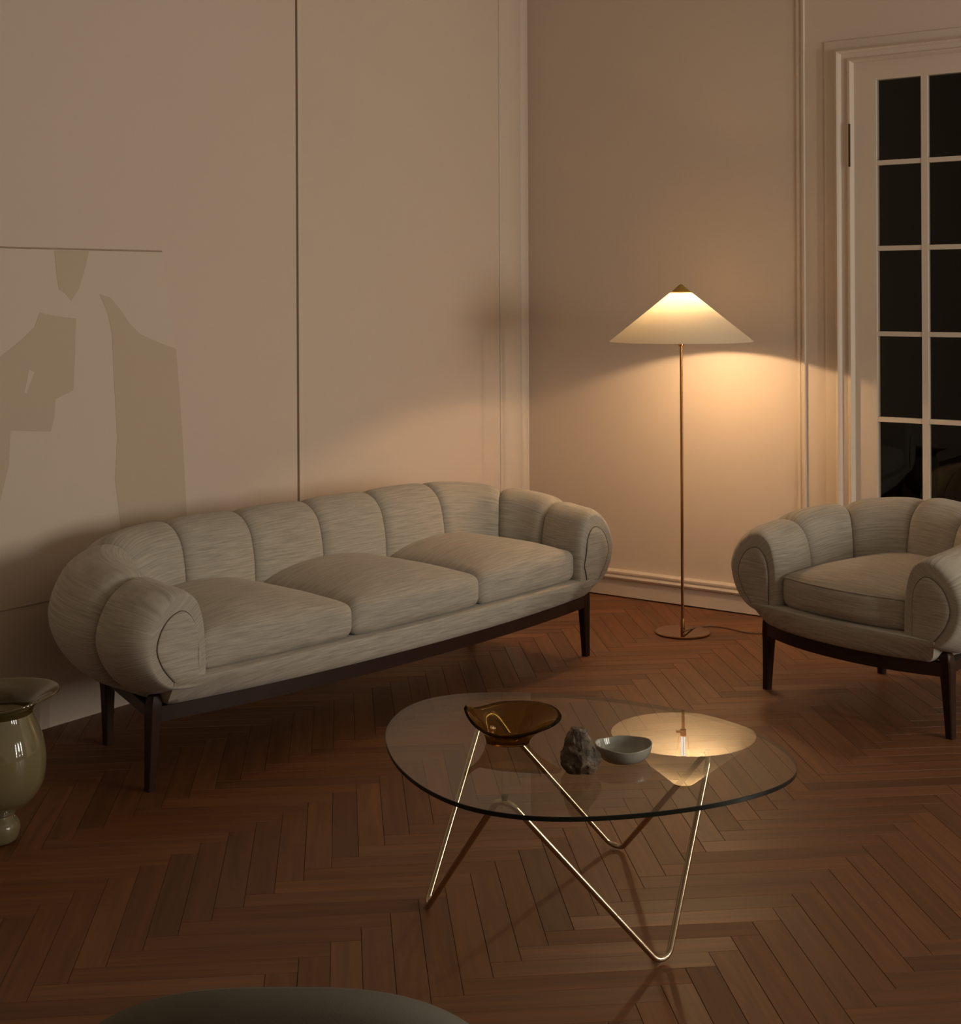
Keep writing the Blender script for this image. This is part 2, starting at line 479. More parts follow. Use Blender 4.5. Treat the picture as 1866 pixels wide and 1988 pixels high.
# floor: herringbone oak, every board a slightly bevelled slab of the one floor mesh
def build_floor():
    w, L, g = 0.068, 0.476, 0.0007
    fa = math.radians(5.57)
    ax = Vector((math.cos(fa), math.sin(fa), 0)); ay = Vector((-math.sin(fa), math.cos(fa), 0))
    p0 = at(1233, 1947, 0)
    v, f, uv, colr, mi = [], [], [], [], []
    rnd = random.Random(3)
    def inside(c):
        d = c - CORNER
        t, s = d.dot(EL), d.dot(ER)
        return -0.25 < t < 8.1 and -0.25 < s < 5.5
    def board(x0, y0, x1, y1, along_x):
        c = p0 + ax * ((x0 + x1) / 2) + ay * ((y0 + y1) / 2)
        if not inside(c): return
        near = (c.x ** 2 + (c.y - 4.5) ** 2) < 30
        ch = 0.0006
        bse = len(v)
        tz = [0.0 + rnd.uniform(-0.00025, 0.00025) for _ in range(4)] if near else [0] * 4
        ring = [(x0 + g / 2, y0 + g / 2), (x1 - g / 2, y0 + g / 2), (x1 - g / 2, y1 - g / 2), (x0 + g / 2, y1 - g / 2)]
        inner = [(x0 + g / 2 + ch, y0 + g / 2 + ch), (x1 - g / 2 - ch, y0 + g / 2 + ch), (x1 - g / 2 - ch, y1 - g / 2 - ch), (x0 + g / 2 + ch, y1 - g / 2 - ch)]
        ou, ov = rnd.uniform(0, 40), rnd.uniform(0, 40)
        tone = min(1, max(0, rnd.gauss(0.5, 0.24)))
        cc = (tone, rnd.random(), 0, 1)
        for i, (x, y) in enumerate(inner): v.append(p0 + ax * x + ay * y + Vector((0, 0, tz[i])))
        for x, y in ring: v.append(p0 + ax * x + ay * y + Vector((0, 0, -0.0012)))
        for x, y in inner + ring:
            uv.append((x + ou, y + ov) if along_x else (y + ou, x + ov)); colr.append(cc)
        f.append((bse, bse + 1, bse + 2, bse + 3)); mi.append(0)
        for i in range(4):
            j = (i + 1) % 4
            f.append((bse + 4 + i, bse + 4 + j, bse + j, bse + i)); mi.append(0)
    for m in range(-8, 9):
        for k in range(-110, 111):
            ox, oy = k * w + m * 2 * L - L, k * w - w
            if abs(ox) > 9 or abs(oy) > 8: continue
            board(ox, oy, ox + L, oy + w, True)
            board(ox + L, oy + w - L, ox + L + w, oy + w, False)
    # the dark sub-floor seen in the joints
    bse = len(v)
    for t, s in ((-0.3, -0.3), (8.2, -0.3), (8.2, 5.6), (-0.3, 5.6)):
        v.append(CORNER + EL * t + ER * s + Vector((0, 0, -0.002))); uv.append((0, 0)); colr.append((0, 0, 0, 1))
    f.append((bse, bse + 1, bse + 2, bse + 3)); mi.append(1)
    me = bpy.data.meshes.new('floor')
    me.from_pydata([tuple(p) for p in v], [], f)
    lay = me.uv_layers.new(name='UVMap')
    for lp in me.loops: lay.data[lp.index].uv = uv[lp.vertex_index]
    ca = me.color_attributes.new('plank', 'FLOAT_COLOR', 'POINT')
    for i, c in enumerate(colr): ca.data[i].color = c
    me.materials.append(M_FLOOR); me.materials.append(M_DARKGAP)
    for i, q in enumerate(mi): me.polygons[i].material_index = q
    bm = bmesh.new(); bm.from_mesh(me)
    for q in bm.faces:
        if q.normal.z < 0: q.normal_flip()
    bm.to_mesh(me); bm.free()
    o = bpy.data.objects.new('floor', me); COL.objects.link(o)
    return struct(o)
build_floor()

# glazed door in the right wall
def build_door():
    fn = lambda x, y, z: WR(x, y, z)
    root = bpy.data.objects.new('door_1', None); COL.objects.link(root); struct(root)
    root.location = WR(DS0, 0, 0)
    inv = Matrix.Translation(-root.location)
    def part(b, name, mat, **k):
        for i, p in enumerate(b.v): b.v[i] = p - root.location
        return b.build(name, mat, root, **k)
    n0, n1 = -0.032, 0.004
    gx = [1.785, 1.975, 2.001, 2.191, 2.217, 2.407]
    rows = [2.309 - 0.357 * i for i in range(6)]
    zbot = rows[5] + 0.020
    b = MB()
    b.box((DS0, n0, 0.008), (gx[0], n1, DTOP), fn); b.box((gx[5], n0, 0.008), (DS1, n1, DTOP), fn)
    b.box((gx[0], n0, rows[0]), (gx[5], n1, DTOP), fn); b.box((gx[0], n0, 0.008), (gx[5], n1, zbot), fn)
    b.box((gx[0] + 0.03, n1, 0.14), (gx[5] - 0.03, n1 + 0.006, zbot - 0.10), fn)
    part(b, 'door_leaf', M_TRIM, smooth=False)
    b = MB()
    for i in (1, 3):
        b.box((gx[i], n0 + 0.006, zbot), (gx[i + 1], n1 - 0.001, rows[0]), fn)
    for i in range(1, 5):
        z1 = rows[i]; z0 = z1 - 0.0 ; 
        for j in (0, 2, 4):
            b.box((gx[j], n0 + 0.006, z0), (gx[j + 1], n1 - 0.003, z0 + 0.020), fn)
    part(b, 'glazing_bars', M_TRIM, smooth=False)
    for i in range(5):
        zt = rows[i] ; zb = rows[i + 1] + 0.020
        for j in (0, 2, 4):
            b = MB(); b.box((gx[j], -0.016, zb), (gx[j + 1], -0.012, zt), fn)
            part(b, 'glass_pane', M_DOORGLASS, smooth=False)
    # the lit front beads beside the leaf and the two hinges
    for zz in (2.04, 0.35):
        b = MB(); b.tube([WR(DS0 - 0.010, 0.031, zz - 0.09), WR(DS0 - 0.010, 0.031, zz + 0.09)], 0.004, 10)
        part(b, 'hinge', M_WALNUT)
build_door()
# dark hallway behind the door
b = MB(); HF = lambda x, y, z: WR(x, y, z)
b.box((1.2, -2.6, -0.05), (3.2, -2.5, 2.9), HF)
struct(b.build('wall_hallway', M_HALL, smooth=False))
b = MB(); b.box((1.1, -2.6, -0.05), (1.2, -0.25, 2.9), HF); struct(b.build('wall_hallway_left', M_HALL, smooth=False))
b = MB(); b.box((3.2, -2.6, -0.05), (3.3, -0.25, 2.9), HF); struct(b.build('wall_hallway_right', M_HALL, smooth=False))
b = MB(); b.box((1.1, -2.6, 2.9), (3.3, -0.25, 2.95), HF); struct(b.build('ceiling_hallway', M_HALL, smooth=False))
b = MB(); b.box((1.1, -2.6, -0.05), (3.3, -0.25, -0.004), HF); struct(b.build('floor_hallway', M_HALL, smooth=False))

# ------------------------------------------------------------------ upholstered crescent seats
PROF = crom([(0.06, 0.0, 0), (0.0, 0.14, 0), (0.0, 0.42, 0), (0.025, 0.66, 0), (0.12, 0.88, 0), (0.33, 1.0, 0), (0.60, 0.985, 0), (0.86, 0.83, 0),
             (1.0, 0.56, 0), (0.95, 0.34, 0), (0.78, 0.14, 0), (0.56, 0.015, 0), (0.30, -0.01, 0)], 5)
NP = len(PROF)
PNRM = []
for i in range(NP):
    a, c = PROF[i - 1], PROF[(i + 1) % NP]
    d = Vector(((c.x - a.x) * 0.27, (c.y - a.y) * 0.36)).normalized()
    PNRM.append(Vector((-d.y, d.x)))
if sum(PNRM[i].x * (PROF[i].x - 0.5) for i in range(NP)) < 0: PNRM = [-p for p in PNRM]

def crescent(kind, root, ui, seams, cushions, legs, welt):
    """crescent-shaped seat: u across, v to the back; ui = half width between the arms"""
    R, vb, v_end = 0.20, 0.376, -0.085
    s1 = ui - R; s2 = s1 + R * PI / 2; s3 = s2 + (vb - R - v_end)
    zb = 0.272
    def path(s):
        sg = 1 if s >= 0 else -1; q = abs(s)
        if q <= s1: p, n = (q, vb), (0.0, 1.0)
        elif q <= s2:
            a = (q - s1) / R
            p, n = (s1 + R * math.sin(a), vb - R + R * math.cos(a)), (math.sin(a), math.cos(a))
        else: p, n = (ui, vb - R - (q - s2)), (1.0, 0.0)
        k = sstep(s1 - 0.10, s3, q)
        top = 0.672 - 0.092 * k
        T = 0.285 - 0.035 * sstep(s1, s3, q)
        return Vector((p[0] * sg, p[1], 0)), Vector((n[0] * sg, n[1], 0)), top, T
    def loop(s, dfun):
        p, n, top, T = path(s)
        zb = 0.272 + 0.022 * sstep(s3 - 0.12, s3 - 0.01, abs(s))
        out = []
        for i in range(NP):
            q = PROF[i]; d = dfun(q.x, q.y); nn = PNRM[i]
            a = q.x * T - nn.x * d; z = zb + q.y * (top - zb) - nn.y * d
            out.append(p + n * a + Vector((0, 0, z)))
        return out
    bounds = [-s3] + list(seams) + [s3]
    for i in range(len(bounds) - 1):
        a0, a1 = bounds[i], bounds[i + 1]; ln = a1 - a0
        N = 30; rings = []; uv = []
        arm_l, arm_r = i == 0, i == len(bounds) - 2
        for j in range(N + 1):
            t = 0.5 - 0.5 * math.cos(PI * j / N)
            s = a0 + ln * t
            def dfun(x, y):
                d = 0.0
                for dist, arm, at_s in ((s - a0, arm_l, a0), (a1 - s, arm_r, a1)):
                    if arm:
                        r = 0.030 + 0.085 * sstep(0.15, 0.95, x)
                        amt = (0.012 + 0.042 * sstep(0.15, 0.95, x)) * (0.5 + 0.5 * sstep(0.05, 0.5, y))
                    else:
                        r, amt = 0.040, 0.020 + (0.016 * sstep(0.0, 0.10, abs(at_s) - s1) * sstep(0.2, 0.7, x))
                    q = min(1, max(0, dist / r))
                    d += amt * (1 - math.sqrt(max(0, 1 - (1 - q) ** 2)))
                return d - 0.005 * math.sin(PI * t) * (1 if not (arm_l or arm_r) else 0.6)
            rings.append(loop(s, dfun))
            uv += [(s + i * 3.3, PROF[k].y * 0.42 + PROF[k].x * 0.17 + i * 1.7) for k in range(NP)]
        b = MB(); b.loft(rings, True, True, uv)
        nm = 'arm_bolster' if (arm_l or arm_r) else 'back_bolster'
        b.build(nm, M_FABRIC, root, sharp=50)
        if arm_l or arm_r:                                        # facing panel at the front of the arm
            end = rings[0] if arm_l else rings[-1]
            sg = -1 if arm_l else 1
            ol = crom([(0.040, 0.318, 0), (0.038, 0.38, 0), (0.039, 0.445, 0), (0.052, 0.492, 0), (0.084, 0.521, 0), (0.124, 0.512, 0), (0.158, 0.478, 0), (0.175, 0.425, 0),
                       (0.158, 0.375, 0), (0.132, 0.340, 0), (0.108, 0.318, 0), (0.072, 0.316, 0)], 5)
            pts = [Vector((sg * (ui + q.x), v_end, q.y)) for q in ol]
            fwd = Vector((0, -1, 0))
            b = MB()
            c2 = sum(pts, Vector()) / NP
            rr = [[p + fwd * -0.004 for p in pts], [p + fwd * 0.002 for p in pts]]
            for k, dz in ((0.96, 0.005), (0.8, 0.008), (0.5, 0.010), (0.1, 0.0105)):
                rr.append([c2 + (p - c2) * k + fwd * dz for p in pts])
            b.loft(rr, True, True, [(p.x, p.z) for r_ in rr for p in r_])
            pan = b.build('arm_panel', M_FABRIC, root, sharp=60)
            b = MB(); b.tube([p + fwd * 0.002 for p in pts], 0.0016, 6, closed=True)
            b.build('seam', M_SEAM, pan)
    # hull under the cushions
    lu = legs[0][0]
    ub, ut = min(lu - 0.026, ui + 0.108), ui + 0.120
    def front(u, f):
        q = min(1.0, abs(u) / ut)
        bot = -0.108 + 0.082 * q ** 2.2
        top = -0.114 + 0.022 * q ** 3
        return bot + (top - bot) * f
    rings = []; uv = []
    for z, f, ins in ((0.238, 0.0, 0.018), (0.246, 0.03, 0.004), (0.262, 0.25, 0.0), (0.29, 0.62, 0.0), (0.312, 0.92, 0.0), (0.322, 1.0, 0.004), (0.326, 1.0, 0.016)):
        hw = ub + (ut - ub) * f - ins
        r = []
        for k in range(41):
            u = hw * (2 * k / 40 - 1); r.append(Vector((u, front(u, f) + ins, z)))
        bw = hw - 0.12
        for k in range(21):
            a = k / 20
            ang = PI / 2 * a
            r.append(Vector((hw - 0.16 * (1 - math.cos(ang)), 0.30 + 0.20 * math.sin(ang), z)))
        for k in range(21):
            ang = PI / 2 * (1 - k / 20)
            r.append(Vector((-(hw - 0.16 * (1 - math.cos(ang))), 0.30 + 0.20 * math.sin(ang), z)))
        rings.append(r); uv += [(p.x, p.z + p.y) for p in r]
    b = MB(); b.loft(rings, True, True, uv)
    b.build('seat_base', M_FABRIC, root, sharp=50)
    # seat cushions
    for (u0, u1) in cushions:
        hx = (u1 - u0) / 2 - 0.002; um = (u0 + u1) / 2
        vf0, vbk = -0.100, 0.425; hy = (vbk - vf0) / 2; vm = (vf0 + vbk) / 2; hz = 0.056
        def fn(p):
            x, y, z = p
            a, c = x / hx, y / hy
            crown = 0.052 * (1 - abs(a) ** 2.6) * (1 - abs(min(c, 0)) ** 2.6)
            if z > 0: zz = z + crown * (z / hz)
            else: zz = z - 0.0 
            u = um + x
            bow = 0.040 * min(1, abs(u) / ui) ** 2
            fr = max(0, -c) ** 3
            vv = vm + y + bow * fr - 0.010 * (1 - a * a) * fr * (1 if z > -0.03 else 0.3)
            # swelling side
            return Vector((u + 0.006 * a * (1 - (z / hz) ** 2), vv, 0.382 + zz))
        v, f, uv = rounded_box(hx, hy, hz, 0.030, (26, 26, 8), fn)
        uv = [(q[0] + um * 3, q[1] + um) for q in uv]
        cu = mk('seat_cushion', v, f, M_FABRIC, root, True, uv)
        if welt:
            b = MB(); pl = []
            for k in range(41):
                x = -hx + 2 * hx * k / 40
                q = fn(Vector((max(-hx + 0.012, min(hx - 0.012, x)), -hy + 0.006, hz - 0.010))); pl.append(q)
            b.tube(pl, 0.003, 6); b.build('piping', M_FABRIC, cu)
    # wooden frame: bowed front rail, side rails, rear rail
    b = MB()
    def rail(pts, z0, z1, th):
        rings = []
        n = len(pts)
        for i, p in enumerate(pts):
            a = pts[max(i - 1, 0)]; c = pts[min(i + 1, n - 1)]
            t = (c - a).normalized(); nn = Vector((-t.y, t.x, 0))
            rings.append([p + nn * th / 2 + Vector((0, 0, z0)), p - nn * th / 2 + Vector((0, 0, z0)), p - nn * th / 2 + Vector((0, 0, z1)), p + nn * th / 2 + Vector((0, 0, z1))])
        b.loft(rings, True, True)
    lf, lb = legs[0], legs[1]
    fr = []
    for k in range(31):
        u = lf[0] * (2 * k / 30 - 1)
        fr.append(Vector((u, -0.078 + (lf[1] + 0.078) * (abs(u) / lf[0]) ** 2.2, 0)))
    rail(fr, 0.196, 0.240, 0.030)
    for sg in (-1, 1): rail([Vector((sg * lf[0], lf[1], 0)), Vector((sg * lb[0], lb[1], 0))], 0.205, 0.240, 0.030)
    rail([Vector((-lb[0], lb[1], 0)), Vector((lb[0], lb[1], 0))], 0.205, 0.240, 0.030)
    b.build('frame', M_WALNUT, root, sharp=40)
    for (lu_, lv_, splay, hi) in legs:
        for sg in (-1, 1):
            rings = []
            for z, wu, wv in ((0.0, 0.025, 0.025), (0.06, 0.028, 0.028), (0.17, 0.036, 0.034), (0.205, 0.041, 0.037), (0.240, 0.041, 0.037), (hi - 0.012, 0.034, 0.034), (hi - 0.003, 0.026, 0.027), (hi, 0.012, 0.014)):
                cu_ = lu_ + splay * (0.24 - z) / 0.24; cv_ = lv_
                ch = 0.22
                ring = []
                for (x, y) in ((-1, -1 + ch), (-1 + ch, -1), (1 - ch, -1), (1, -1 + ch), (1, 1 - ch), (1 - ch, 1), (-1 + ch, 1), (-1, 1 - ch)):
                    ring.append(Vector((sg * cu_ + x * wu / 2, cv_ + y * wv / 2, z)))
                rings.append(ring)
            b = MB(); b.loft(rings, True, True)
            b.build('leg', M_WALNUT, root, sharp=40)

su = Vector((0.6702, 0.7422, 0))
sofa = thing('sofa', 'long cream three-seat sofa with channelled crescent back and dark wooden legs, against the left wall', 'sofa',
             (-0.2765, 4.9115, 0), math.atan2(su.y, su.x))
crescent('sofa', sofa, 0.878, (-1.050, -0.805, -0.600, -0.312, 0.0, 0.312, 0.630, 0.865, 1.050),
         ((-0.878, -0.303), (-0.303, 0.303), (0.303, 0.878)), ((1.006, 0.0, 0.014, 0.275), (0.855, 0.462, 0.0, 0.262)), False)
ch = thing('armchair', 'cream armchair with channelled crescent back and dark wooden legs, in front of the glazed door', 'armchair',
           (1.259, 4.8945, 0), math.atan2(-0.782, 0.624))
crescent('armchair', ch, 0.258, (-0.425, -0.240, -0.060, 0.130, 0.360),
         ((-0.258, 0.258),), ((0.364, 0.0, 0.012, 0.275), (0.24, 0.49, 0.0, 0.262)), True)

# ------------------------------------------------------------------ floor lamp
LP = at(1325.5, 1229, 0)
lamp = thing('floor_lamp', 'lit slim brass floor lamp with wide cream cone shade, between sofa and armchair', 'floor lamp', LP)
b = MB(); b.lathe([(0.0, 0.0), (0.112, 0.0), (0.115, 0.003), (0.115, 0.006), (0.112, 0.009), (0.0, 0.011)][1:-1], seg=64)
b.build('base', M_BASE, lamp)
b = MB(); b.lathe([(0.0065, 0.008), (0.0065, 1.215)], seg=16); b.build('pole', M_BRASS, lamp)
b = MB(); b.lathe([(0.009, 0.008), (0.009, 0.055), (0.0065, 0.062)], seg=16); b.build('pole_collar', M_BRASS, lamp)
b = MB(); b.lathe([(0.010, 1.200), (0.013, 1.203), (0.013, 1.228), (0.010, 1.231)], seg=16)
b.box((-0.030, -0.004, 1.208), (-0.012, 0.004, 1.216)); sk = b.build('socket', M_BRASS, lamp)
b = MB(); b.lathe([(0.009, 1.228), (0.009, 1.312)], seg=16); b.build('bulb_sleeve', M_SLEEVE, lamp)
# the bulb: a small elongated globe, tipped
bd = Vector((ER.x, ER.y, -0.36)).normalized()
rings = []
side = bd.cross(Vector((0, 0, 1))).normalized(); up2 = side.cross(bd)
b = MB()
for k in range(13):
    a = PI * (k + 0.15) / 12.3
    c0 = Vector((0, 0, 1.332)) + bd * (-0.034 * math.cos(a)); r = 0.013 * math.sin(a)
    rings.append([c0 + (side * math.cos(2 * PI * j / 14) + up2 * math.sin(2 * PI * j / 14)) * r for j in range(14)])
b.loft(rings); b.build('bulb', M_BULB, lamp)
b = MB()
sh = [(0.300, 1.220), (0.046, 1.424)]
n = 24
outer = [(sh[0][0] + (sh[1][0] - sh[0][0]) * i / n, sh[0][1] + (sh[1][1] - sh[0][1]) * i / n) for i in range(n + 1)]
b.lathe(outer, seg=96, caps=False)
b.build('shade', M_SHADE, lamp)
b = MB(); b.lathe([(0.030, 1.4215), (0.041, 1.4235), (0.041, 1.427), (0.006, 1.458), (0.002, 1.4595)], seg=40)
b.build('finial', M_GOLD, lamp)
b = MB()
for a in (0.4, 0.4 + 2 * PI / 3, 0.4 + 4 * PI / 3):
    b.tube([(0.010 * math.cos(a), 0.010 * math.sin(a), 1.225), (0.022 * math.cos(a), 0.022 * math.sin(a), 1.24), (0.040 * math.cos(a), 0.040 * math.sin(a), 1.422)], 0.0009, 6)
b.build('shade_carrier', M_BRASS, lamp)
cordp = [at(1327, 1226, 0.02), at(1360, 1217, 0.004), at(1390, 1216, 0.004), at(1420, 1221, 0.004), at(1450, 1228, 0.004), at(1490, 1230, 0.004), at(1560, 1232, 0.004), at(1640, 1212, 0.004)]
b = MB(); b.tube([p - LP for p in crom(cordp, 6, False)], 0.003, 8)
b.build('power_cord', M_CORD, lamp)

# ------------------------------------------------------------------ coffee table
ZT = 0.40
outl = [(-0.230, 3.354), (-0.225, 3.495), (-0.178, 3.630), (-0.095, 3.700), (0.017, 3.727), (0.216, 3.705), (0.343, 3.655), (0.464, 3.583), (0.570, 3.492),
        (0.636, 3.400), (0.681, 3.275), (0.690, 3.150), (0.662, 3.060), (0.601, 2.990), (0.526, 2.938), (0.447, 2.897), (0.328, 2.855), (0.215, 2.836),
        (0.133, 2.835), (0.063, 2.849), (-0.008, 2.881), (-0.064, 2.928), (-0.118, 2.998), (-0.166, 3.092), (-0.204, 3.205)]
TC = Vector((0.208, 3.399, 0))
table = thing('coffee_table', 'low coffee table with egg-shaped clear glass top on a zigzag brass wire base', 'coffee table', TC)
o2 = crom([(x - TC.x, y - TC.y, 0) for x, y in outl], 5)
for _ in range(12):
    o2 = [(o2[i - 1] + o2[i] * 2 + o2[(i + 1) % len(o2)]) / 4 for i in range(len(o2))]
n = len(o2)
b = MB()
def inset(d): 
    r = []
    for i in range(n):
        t = (o2[(i + 1) % n] - o2[i - 1]).normalized(); r.append(o2[i] + Vector((-t.y, t.x, 0)) * d)
    return r
sgn = 1 if (inset(0.01)[0].length < o2[0].length) else -1
th = 0.010
rings = [[p + Vector((0, 0, z)) for p in inset(sgn * d)] for d, z in ((0.001, ZT - th), (0, ZT - th + 0.001), (0, ZT - 0.001), (0.001, ZT))]
v = [p for r in rings for p in r]; f = []; mi = []
for i in range(3):
    for j in range(n):
        k = (j + 1) % n
        f.append((i * n + j, i * n + k, (i + 1) * n + k, (i + 1) * n + j)); mi.append(1)
f.append(tuple(range(n))); mi.append(0); f.append(tuple(3 * n + j for j in range(n))); mi.append(0)
mk('glass_top', v, f, None, table, True, None, [M_TABLEGLASS, M_GLASSEDGE], mi, 35)
def fillet(pts, r, seg=8):
    out = []; m = len(pts)
    for i in range(m):
        p, a, c = pts[i], pts[i - 1], pts[(i + 1) % m]
        d1, d2 = (a - p).normalized(), (c - p).normalized()
        ang = d1.angle(d2); L = r / math.tan(ang / 2)
        q1, q2 = p + d1 * L, p + d2 * L
        bis = (d1 + d2).normalized(); cen = p + bis * (r / math.sin(ang / 2))
        for k in range(seg + 1):
            t = k / seg
            x = (q1 - cen).lerp(q2 - cen, t).normalized() * r
            out.append(cen + x)
    return out
tr = 0.0068
F1, F2, F3 = at(824, 1760, 0.0), at(1200, 1645, 0.0), at(1293, 1872, 0.0)
ztop = ZT - th - 0.006
ta, tb, tc_ = at(943, 1379, ztop), at(975, 1553, ztop), at(1381, 1462, ztop)
zig = [ta, F1, tb, F3, tc_, F2]
pts = []
for p in zig:
    q = p - TC
    q.z = -0.012 if p.z < 0.1 else ztop + 0.012
    pts.append(q)
path = fillet(pts, 0.030)
mn = min(p.z for p in path); mx = max(p.z for p in path)
path = [Vector((p.x, p.y, tr + (p.z - mn) * (ztop - tr * 2) / (mx - mn))) for p in path]
b = MB(); b.tube(path, tr, 14, closed=True); b.build('wire_base', M_BRASS_TUBE, table)
for p in (ta, tb, tc_):
    q = min(path, key=lambda w: (w - Vector((p.x - TC.x, p.y - TC.y, ztop))).length)
    b = MB(); b.lathe([(0.005, q.z + 0.003), (0.007, ZT - th - 0.002), (0.007, ZT - th)], q.x, q.y, 16); b.build('glass_rest', M_WALNUT, table)

# things on the glass
# amber leaf-shaped bowl
AB = at(986, 1441, ZT)
amber = thing('glass_bowl', 'brown amber glass bowl with pointed leaf-like tip, on the left of the coffee table', 'bowl', AB, 0.0)
def amber_bowl():
    seg, lev = 72, 14
    def rim(a):
        # a = 0 to the right, pi to the left where the lip is drawn out to a point
        rx = 0.124 if math.cos(a) > 0 else 0.101
        ry = 0.084
        x, y = rx * math.cos(a), ry * math.sin(a)
        k = max(0, -math.cos(a)) ** 6
        y *= (1 - 0.72 * max(0, -math.cos(a)) ** 1.8)
        z = 0.050 + 0.016 * math.sin(a) + 0.010 * max(0, math.cos(a)) + 0.026 * k
        return Vector((x, y, z))
    def pt(a, t, off):
        base = Vector((0.050 * math.cos(a), 0.040 * math.sin(a), 0.0))
        R_ = rim(a)
        q = 0.25 * t + 0.75 * t ** 2.0
        h = 0.80 * t ** 0.85 + 0.20 * t ** 2
        w = base.lerp(R_, q); w.z = R_.z * h
        d = off
        nrm = Vector((math.cos(a) * 0.6, math.sin(a) * 0.6, -0.8 * (0.6 + 0.4 * t))).normalized()
        return w - nrm * d
    v = []; f = []
    for side_, ts in ((0, [i / lev for i in range(lev + 1)]), (1, [1 - i / lev for i in range(lev + 1)])):
        for t in ts:
            off = 0 if side_ == 0 else 0.0065
            for k in range(seg): v.append(pt(2 * PI * k / seg, t, off))
    nr = len(v) // seg
    for i in range(nr - 1):
        for k in range(seg):
            j = (k + 1) % seg
            f.append((i * seg + k, i * seg + j, (i + 1) * seg + j, (i + 1) * seg + k))
    f.append(tuple(reversed(range(seg)))); f.append(tuple((nr - 1) * seg + k for k in range(seg)))
    mk('bowl_body', [p + Vector((0, 0, 0.001)) for p in v], f, M_AMBER, amber, True)
amber_bowl()
amber.rotation_euler = (0, 0, math.radians(-4))

# rock
RK = at(1127, 1499, ZT)
def rock():
    bm = bmesh.new(); bmesh.ops.create_icosphere(bm, subdivisions=5, radius=1.0)
    for vv in bm.verts:
        p = vv.co.copy()
        s = Vector(p)
        h = p.z
        zz = 0.5 + 0.5 * h
        w = 0.0435 * (1 - 0.10 * sstep(0.30, 0.0, zz) - 0.50 * sstep(0.30, 1.0, zz)) / max(0.25, math.sqrt(max(0.0, 1 - h * h))) ** 0.62
        x = p.x * w; y = p.y * w * 0.8; z = 0.094 * (zz * 1.10 - 0.07)
        x += -0.006 * sstep(0.5, 1.0, zz)
        q = Vector((x, y, z))
        for sc, am in ((22, 0.008), (60, 0.0035), (140, 0.0014)):
            nz = Vector([noise.noise(q * sc + Vector((3.1 + 11.3 * w_, 7.7 - 5.9 * w_, 1.3 + 3.7 * w_))) for w_ in range(3)]) * 0.8
            q += nz * am
        c = noise.cell(Vector((q.x * 70, q.y * 70, q.z * 45)))
        q += p * 0.0016 * (c - 0.5)
        q.z = max(0.0, q.z)
        vv.co = q
    me = bpy.data.meshes.new('rock'); bm.to_mesh(me); bm.free()
    me.materials.append(M_ROCK); me.shade_smooth(); me.set_sharp_from_angle(angle=math.radians(22))
    o = bpy.data.objects.new('rock', me); COL.objects.link(o); o.location = RK
    tag(o, 'rough dark brown mineral rock with pale crystals, in the middle of the coffee table', 'rock')
rock()

# small grey dish
GB = at(1211, 1474, ZT)
b = MB()
prof = [(0.034, 0.0), (0.045, 0.002), (0.055, 0.011), (0.0605, 0.022), (0.0625, 0.032), (0.0622, 0.0345), (0.0602, 0.0345), (0.0582, 0.028), (0.053, 0.016), (0.044, 0.008), (0.028, 0.006), (0.006, 0.005)]
prof = [(p.x, p.y) for p in crom([(r, z, 0) for r, z in prof], 4, False)]
def wob(p, a, r, z):
    k = 1 + 0.018 * math.sin(2 * a + 0.6) + 0.012 * math.sin(3 * a)
    return Vector((p.x * k, p.y * k, p.z + (0.0022 * math.sin(2 * a + 1.0) + 0.001 * math.sin(5 * a)) * (z / 0.042)))
b.lathe(prof, seg=72, fn=wob)
o = b.build('ceramic_bowl', M_GREYGLAZE, sharp=60); o.location = GB
tag(o, 'small grey glazed ceramic bowl beside the rock on the coffee table', 'bowl')

# ------------------------------------------------------------------ ivory vase at the left
VP = at(-3, 1634, 0)
vase = thing('vase', 'tall glossy ivory vase with flared olive lip, on the floor left of the sofa', 'vase', VP)
vp = [(0.030, 0.0), (0.046, 0.006), (0.055, 0.030), (0.053, 0.050), (0.042, 0.066), (0.040, 0.074), (0.060, 0.088), (0.095, 0.118), (0.115, 0.155), (0.122, 0.200), (0.119, 0.245),
      (0.108, 0.285), (0.094, 0.318), (0.088, 0.336)]
vp = [(p.x, p.y) for p in crom([(r, z, 0) for r, z in vp], 5, False)]
b = MB(); b.lathe(vp, seg=72); b.build('body', M_IVORY, vase)
lp = [(0.087, 0.334), (0.094, 0.352), (0.112, 0.366), (0.135, 0.376), (0.154, 0.383), (0.157, 0.386), (0.153, 0.388), (0.132, 0.381), (0.108, 0.371), (0.088, 0.356), (0.080, 0.338), (0.076, 0.30), (0.06, 0.26)]
lp = [(p.x, p.y) for p in crom([(r, z, 0) for r, z in lp], 4, False)]
def lipw(p, a, r, z):
    k = sstep(0.09, 0.155, r)
    return Vector((p.x, p.y, p.z + k * (0.006 * math.cos(a) - 0.012 * max(0, -math.sin(a)) ** 2)))
b = MB(); b.lathe(lp, seg=72, fn=lipw); b.build('lip', M_LIP, vase)

